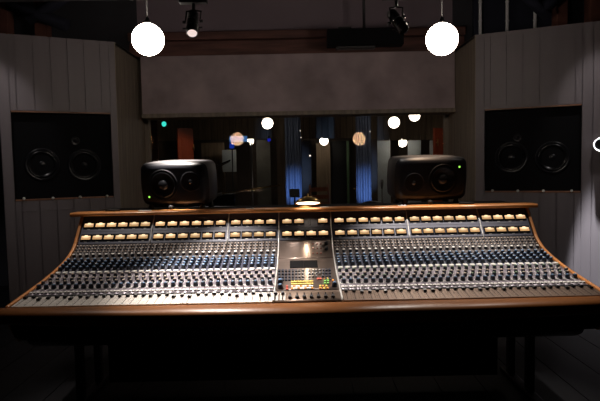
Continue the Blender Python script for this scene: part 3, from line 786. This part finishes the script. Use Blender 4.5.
# ------------------------------------------------------------------ room beyond the window
LY = 12.4
def rectbox(mb, px0, px1, py0, py1, Y, d=.06, zmin=None):
    a, b_ = at(px0, py1, Y), at(px1, py0, Y); z0 = a.z if zmin is None else zmin
    mb.box(a.x, b_.x, Y, Y+d, z0, b_.z); return a, b_
a, b_ = at(150, 138.5, LY), at(445, 110, LY); zvs = [at(250, 139, LY).z, at(324, 138.6, LY).z, at(402, 140.2, LY).z]; zv = max(zvs)
xv = [at(287, 139, LY).x, at(363, 139, LY).x]
w = MB(); k = a.x; 
while k < b_.x: w.box(k, k+.125, LY, LY+.03+.015*random.random(), zvs[(k > xv[0]) + (k > xv[1])], 3.2); k += .135
struct('trim_19', w, 'slat', label='brown upright boards hanging across the room beyond the window')
w = MB(); w.box(-4.8, 4.8, LY+.06, LY+.2, zv+.005, 3.89); struct('trim_20', w, 'live', label='dark bulkhead behind the hanging boards')
w = MB(); w.box(-4.8, 4.8, 9.2, 9.35, 2.46, 2.66); struct('trim_21', w, 'beam', label='dark timber beam in the room beyond the window')
# pillars and wall panels
def panel(idx, px0, px1, py0, Y, m_, label, zmin=0.0, py1=None, d=.05):
    w = MB(); a, b_ = at(px0, py0, Y), at(px1, py0, Y); z0 = zmin if py1 is None else at(px0, py1, Y).z
    w.box(a.x, b_.x, Y, Y+d, z0, a.z); return struct('trim_%d' % idx, w, m_, label=label, bevel=.005)
panel(22, 375.5, 391, 139, 13.6, 'palepanel', 'pale grey wall panel right of the right blue curtain')
panel(23, 408, 421, 140.5, 13.6, 'palepanel', 'pale grey wall panel above the right small loudspeaker')
panel(24, 430, 438, 140.5, 13.6, 'palepanel', 'narrow pale grey wall panel beside the red door frame')
panel(25, 316, 330, 143, 13.8, 'slat', 'brown wall panel between the curtains')
panel(26, 276, 284, 120, 12.0, 'slat', 'brown timber pillar left of the left curtain', d=.15)
panel(27, 256, 270, 140, 13.8, 'dimpanel', 'dim grey wall panel left of the left curtain')
panel(28, 201, 224, 143, 13.8, 'slat', 'brown wall panel behind the grand piano')
panel(29, 222, 236, 150, 13.5, 'palepanel', 'pale wall panel behind the piano lid', py1=172)
panel(30, 149, 157, 120, 10.5, 'beam', 'dark red hanging at the left end of the window')
panel(31, 391, 399, 138, 13.0, 'live', 'dark pillar between two pale panels', d=.12)
panel(32, 346.5, 349, 141, 13.7, 'greencap', 'thin greenish upright strip beyond the window')
# doors
def door(name, px0, px1, py0, Y, rz, label, hp):
    a, b_ = at(px0, py0, Y), at(px1, py0, Y); w_ = (b_.x-a.x)/math.cos(rz)
    q = MB(); q.box(0, w_, -.022, .022, .008, a.z); q.box(.08, w_-.08, -.027, .027, .2, a.z-.2)
    o = struct(name, q, 'red_door', label=label, loc=(a.x, Y, 0), rot=(0, 0, rz), bevel=.004)
    q = MB(); T = Matrix.Rotation(PI/2, 4, 'X'); x = hp*w_
    q.rod((x, -.028, 1.85), (x, -.075, 1.85), .012); q.rod((x, -.075, 1.85-.07), (x, -.075, 1.85+.07), .014); obj('glint_handle', q, 'brass', o)  # brass bar set this high to stand in for a lamp glint
door('door_1', 177, 190.5, 128, 11.2, math.radians(38), 'red-brown door beyond the window near the small green light', .93)
door('door_2', 433.5, 444.5, 128, 11.2, math.radians(30), 'dark red door at the right end of the window', .15)
q = MB(); a, b_ = at(346, 141, 14.2), at(331, 141, 14.2); q.box(b_.x, a.x, 14.2, 14.25, .01, a.z); struct('door_3', q, 'black', label='dark door in the far wall beyond the window', bevel=.004)
# exit light
c = at(164, 124, 9.6); root = thing('signal_light', 'small glowing green light high at the left end of the window', 'light', (c.x, c.y, c.z))
q = MB(); q.sphere((0, 0, 0), .04, 20, sc=(1, .4, 1.1)); obj('lens', q, 'exit', root)
q = MB(); q.box(-.05, .05, .017, .05, -.05, .06); q.rod((0, .03, .06), (0, .03, 3.89-c.z), .008); obj('housing', q, 'black', root)
# curtains
def curtain(px0, px1, Y, label, seed):
    a, b_ = at(px0, 118, Y), at(px1, 118, Y); W = b_.x-a.x; n_ = 60; vs = []; fs = []
    rr = random.Random(seed); ph = [rr.uniform(0, 6) for _ in range(3)]
    zz = [0.02, .8, 1.6, 2.2, 2.62]
    for j, z in enumerate(zz):
        for i in range(n_+1):
            t = i/n_; amp = .018+.006*math.sin(ph[1]+j)
            vs.append((-W/2+W*t, amp*math.sin(t*2*PI*5.5+ph[0]+.25*j)+.015*math.sin(t*17+ph[2]), z))
    for j in range(len(zz)-1):
        for i in range(n_): fs.append((j*(n_+1)+i, j*(n_+1)+i+1, (j+1)*(n_+1)+i+1, (j+1)*(n_+1)+i))
    q = MB(); q.add(vs, fs, 0, True)
    root = thing('curtain', label, 'curtain', ((a.x+b_.x)/2, Y, 0), group='blue-lit curtains beyond the window')
    o = obj('cloth', q, 'curtain', root); s = o.modifiers.new('thickness', 'SOLIDIFY'); s.thickness = .008
    q = MB(); q.rod((-W/2-.04, 0, 2.64), (W/2+.04, 0, 2.64), .015)
    for x in (-W/2, W/2): q.rod((x, 0, 2.64), (x, 0, 3.89), .006)
    obj('curtain_rail', q, 'black', root)
    return (a.x+b_.x)/2
c1 = curtain(284.5, 300.5, 11.0, 'left blue-lit curtain behind the glass, above the desk lamp', 1)
c2 = curtain(355.5, 370.5, 11.0, 'right blue-lit curtain behind the glass, below the amber reflection', 2)
# tall dark loudspeaker columns / sound baffles
def baffle(px0, px1, py0, Y, label):
    a, b_ = at(px0, py0, Y), at(px1, py0, Y); w_ = b_.x-a.x
    root = thing('sound_baffle', label, 'sound baffle', ((a.x+b_.x)/2, Y, 0), group='dark standing baffles beyond the window')
    q = MB(); q.box(-w_/2, w_/2, -.05, .05, .08, a.z); obj('panel', q, 'live', root, bevel=.01)
    for s in (-1, 1):
        q = MB(); q.box(s*w_*.38-.03, s*w_*.38+.03, -.25, .25, .0, .078); obj('foot', q, 'black', root)
baffle(300.8, 311, 141, 11.5, 'dark standing baffle right of the left blue curtain')
baffle(371, 377, 139, 11.5, 'narrow dark standing baffle right of the right blue curtain')
baffle(236, 250, 142, 12.0, 'dark standing baffle behind the grand piano lid')
# small lights
def bulb(px, py, Y, rpx, m_, label, cat='light', group=None):
    c = at(px, py, Y); r = rpx*Y/FOC
    root = thing('small_light', label, cat, (c.x, c.y, c.z), group=group)
    q = MB(); q.sphere((0, 0, 0), r, 14); obj('bulb', q, m_, root)
    q = MB(); q.lathe([(r*.5, r*.8), (r*.6, r*2.2)], 10); q.rod((0, 0, r*2), (0, 0, 3.89-c.z), .004, n=6); obj('holder', q, 'cord', root)
bulb(310, 155.7, 10.6, .9, 'warm', 'tiny bright white light in front of the dark baffle')
bulb(300.2, 130.8, 10.7, .45, 'warm', 'upper tiny white light beside the left blue curtain')
bulb(301, 137.5, 10.5, .45, 'warm', 'lower tiny white light beside the left blue curtain')
bulb(269, 140, 11.5, 1.8, 'blueled', 'small deep blue light beyond the window left of the left curtain')
bulb(370, 131.5, 10.4, .45, 'warm', 'tiny white light above the right blue curtain edge')
# blue screens
for p0, p1, y0, y1, m_, lab in ((229.5, 247, 136, 142, 'bluelight', 'light blue glowing screen beyond the window by the left amber reflection'), (229.5, 234, 143, 148.5, 'bluelight2', 'small deep blue glowing screen below the light blue screen')):
    a, b_ = at(p0, y1, 11.3), at(p1, y0, 11.3)
    root = thing('blue_screen', lab, 'screen', ((a.x+b_.x)/2, 11.3, a.z))
    w_, h_ = b_.x-a.x, b_.z-a.z
    q = MB(); q.box(-w_/2, w_/2, 0, .004, 0, h_); obj('display', q, m_, root)
    q = MB(); q.box(-w_/2-.006, w_/2+.006, .0045, .04, -.006, h_+.006); q.rod((0, .05, -.0), (0, .05, -a.z+.001 if m_ == 'bluelight2' else -.02), .012); obj('housing', q, 'black', root)
# grand piano
pc = at(197, 190, 10.0)
root = thing('grand_piano', 'black grand piano with raised lid beyond the window, behind the left loudspeaker', 'piano', (pc.x, 10.0, 0), (0, 0, 0))
out = [(-.75, -.72), (.75, -.72), (.75, -.30), (.66, .10), (.45, .32), (.30, .62), (.05, .86), (-.25, .95), (-.55, .86), (-.75, .60)]
q = MB(); q.prism_z(out, .70, 1.0); obj('case', q, 'piano', root, bevel=.015)
q = MB(); Tl = Matrix.Translation((-.75, 0, 1.02)) @ Matrix.Rotation(math.radians(-21), 4, 'Y') @ Matrix.Translation((.75, 0, 0))
q.prism_z([(x, y) for x, y in out if y > -.5] + [(-.75, -.30)], 0, .02, 0, Tl); obj('lid', q, 'piano', root)
q = MB(); q.rod((.35, -.1, 1.0), (.30, -.1, 1.40), .012); obj('lid_prop', q, 'piano', root)
q = MB(); q.box(-.66, .66, -.86, -.72, .66, .72); obj('key_slip', q, 'piano', root)
q = MB(); q.box(-.62, .62, -.85, -.725, .7205, .735); obj('keyboard', q, 'ivory', root)
q = MB(); q.box(-.35, .35, -.50, -.48, 1.0, 1.22); obj('music_rest', q, 'piano', root, bevel=.004)
for x, y in ((-.62, -.55), (.62, -.55), (-.2, .7)):
    q = MB(); q.lathe([(.03, 0), (.045, .1), (.06, .70)], 12); obj('leg', q, 'piano', root, loc=(x, y, 0))
# microphone boom stand
c = at(252.5, 190, 9.0); z1_ = at(252.5, 141, 9.0).z
root = thing('microphone_stand', 'tall microphone stand with long level boom beyond the window, before the piano', 'microphone stand', (c.x, 9.0, 0))
q = MB(); q.lathe([(.16, 0), (.16, .02), (.02, .03)], 20); obj('base', q, 'black', root)
q = MB(); q.rod((0, 0, .03), (0, 0, z1_), .012); obj('pole', q, 'grey', root)
p0, p1 = at(222, 193.5, 8.93), at(281, 185, 8.93)
q = MB(); q.rod(Vector(p0)-root.location, Vector(p1)-root.location, .011); obj('boom', q, 'brass', root)
p0 = Vector(p0)-root.location
q = MB(); q.rod(p0, p0+Vector((-.12, 0, -.03)), .024); obj('microphone', q, 'grey', root)
q = MB(); q.sphere((0, -.045, c.z), .032, 12); obj('clutch', q, 'black', root)
# music stand in front of left curtain
a, b_ = at(289.5, 197, 8.2), at(299.5, 189.5, 8.2)
root = thing('music_stand', 'black music stand in front of the left blue curtain, behind the desk lamp', 'music stand', ((a.x+b_.x)/2, 8.2, 0))
w_ = (b_.x-a.x)*1.0
q = MB(); T = Matrix.Translation((0, 0, a.z)) @ Matrix.Rotation(math.radians(-15), 4, 'X'); q.box(-w_/2, w_/2, -.006, .006, 0, (b_.z-a.z)*1.1, 0, T); q.box(-w_/2, w_/2, -.05, 0, -.008, 0, 0, T); obj('desk', q, 'black', root)
q = MB(); q.rod((0, .01, .25), (0, .01, a.z+.03), .012); obj('pole', q, 'black', root)
for k in range(3):
    an = k*2*PI/3+.4; q = MB(); q.rod((0, .01, .28), (.24*math.cos(an), .01+.24*math.sin(an), .012), .010); obj('leg', q, 'black', root)
# wooden chair and stool
def chair(px, Y, rz, m_, label, hz):
    c = at(px, 190, Y); root = thing('wooden_chair', label, 'chair', (c.x, Y, 0), (0, 0, rz))
    q = MB(); q.box(-.21, .21, -.21, .21, .43, .46); obj('seat', q, m_, root, bevel=.01)
    for x in (-.18, .18):
        for y in (-.18, .18):
            q = MB(); q.rod((x, y, 0), (x*.95, y*.95, .43), .016, .02); obj('leg', q, m_, root)
    q = MB()
    for x in (-.18, .18): q.rod((x, .18, .46), (x, .23, hz), .016)
    for k in range(3): q.box(-.18, .18, .195+.012*k, .215+.012*k, hz-.38+.13*k, hz-.31+.13*k)
    obj('backrest', q, m_, root)
chair(326, 9.4, .5, 'chairwood', 'reddish wooden chair beyond the window between the blue curtains', 1.12)
c = at(373, 203, 8.3); root = thing('round_stool', 'dark round drum stool beyond the window below the right curtain', 'stool', (c.x, 8.3, 0))
q = MB(); q.lathe([(.16, .80), (.17, .83), (.16, .88), (.10, .90)], 24); obj('seat', q, 'black', root)
q = MB(); q.rod((0, 0, .3), (0, 0, .80), .02); obj('pole', q, 'grey', root)
for k in range(3):
    an = k*2*PI/3; q = MB(); q.rod((0, 0, .35), (.25*math.cos(an), .25*math.sin(an), .012), .012); obj('leg', q, 'grey', root)
c = at(382, 190, 9.0); root = thing('microphone_stand', 'short microphone stand beyond the window, left of the right loudspeaker', 'microphone stand', (c.x, 9.0, 0))
q = MB(); q.lathe([(.14, 0), (.14, .02), (.02, .03)], 20); obj('base', q, 'black', root)
q = MB(); q.rod((0, 0, .03), (0, 0, 1.05), .010); obj('pole', q, 'grey', root)
q = MB(); q.lathe([(.012, 1.05), (.022, 1.10), (.026, 1.18), (.016, 1.20)], 14); obj('microphone', q, 'grey', root)

# ------------------------------------------------------------------ lights
def spot(name, loc, aim, watt, deg, blend=.4, col=(1, .91, .83), r=.03):
    l = bpy.data.lights.new(name, 'SPOT'); l.energy = watt; l.spot_size = math.radians(deg); l.spot_blend = blend; l.color = col; l.shadow_soft_size = r
    o = bpy.data.objects.new(name, l); COL.objects.link(o); o.location = loc
    o.rotation_euler = (Vector(aim)-Vector(loc)).to_track_quat('-Z', 'Y').to_euler(); return o
def point(name, loc, watt, col, r=.05):
    l = bpy.data.lights.new(name, 'POINT'); l.energy = watt; l.color = col; l.shadow_soft_size = r
    o = bpy.data.objects.new(name, l); COL.objects.link(o); o.location = loc; return o
# the two visible spotlights
spot('left_spot_beam', s1[0] + s1[1]*.02, (-.38, 3.14, .80), 430, 52, .8)
spot('right_spot_beam', s2[0] + s2[1]*.02, (.85, 3.30, .85), 130, 60, .7)
# further spotlights of the same kind along the near beam, above the frame; the monitor pair is added
spot('near_spot_beam_left', (-1.45, 3.77, zc-.03), (-1.15, 3.35, .9), 45, 50, .7)
spot('near_spot_beam_right', (1.55, 3.77, zc-.03), (1.15, 3.35, .9), 60, 50, .7)
spot('added_monitor_spot', (-1.0, 3.80, zc-.03), (-.87, 4.06, 1.49), 1700, 24, .8)  # added lamp without a fixture, whitens the left loudspeaker's top
spot('added_monitor_spot', (1.0, 3.80, zc-.03), (.90, 4.06, 1.49), 190, 24, .6, (1, .68, .45))  # added lamp without a fixture, gives the right loudspeaker's brown highlight
def wallspot(side, px, out, z, aimpx, aimz, aimout, watt, deg, blend, col):
    Mx, sg, u0, u1, z0, z1, uz, L = WALLS[side]
    u_ = uz(px, 200)[0]; v_ = uz(aimpx, 200)[0]
    spot('wall_spot_beam_' + side, Mx @ Vector((sg*u_, -out, z)), Mx @ Vector((sg*v_, -aimout, aimz)), watt, deg, blend, col)
wallspot('right', 583, .36, 3.4, 596, .2, .22, 3600, 13, .22, (.93, .95, 1))
wallspot('left', -30, .9, 3.3, 5, 1.9, 0, 30, 36, .7, (1, .93, .92))
wallspot('right', 625, .9, 3.3, 598, 1.9, 0, 34, 36, .7, (1, .93, .92))
spot('desk_lamp_glow', LAMP + Vector((0, -.045, 0)), (LAMP.x-.03, 3.48, .87), 5, 46, .6, (1, .8, .58), .03)
# room beyond the window
for i, x in enumerate((c1, c2)):
    spot('blue_floor_light', (x+.12, 9.9, .3), (x+.04, 11.0, 1.0), 85, 32, .9, (.24, .46, 1))
spot('door_light', (-1.9, 9.9, 2.9), (-2.35, 11.2, 1.5), 26, 40, .8, (1, .6, .35))
spot('door_light_right', (2.6, 9.9, 2.9), (2.75, 11.2, 1.6), 9, 40, .8, (1, .6, .4))

wd = bpy.data.worlds.new('world'); S.world = wd; wd.use_nodes = True
wd.node_tree.nodes['Background'].inputs[0].default_value = (.30, .33, .45, 1); wd.node_tree.nodes['Background'].inputs[1].default_value = .01
S.view_settings.view_transform = 'Standard'; S.view_settings.look = 'None'; S.view_settings.gamma = 1; S.view_settings.exposure = 0
S.view_settings.use_curve_mapping = False
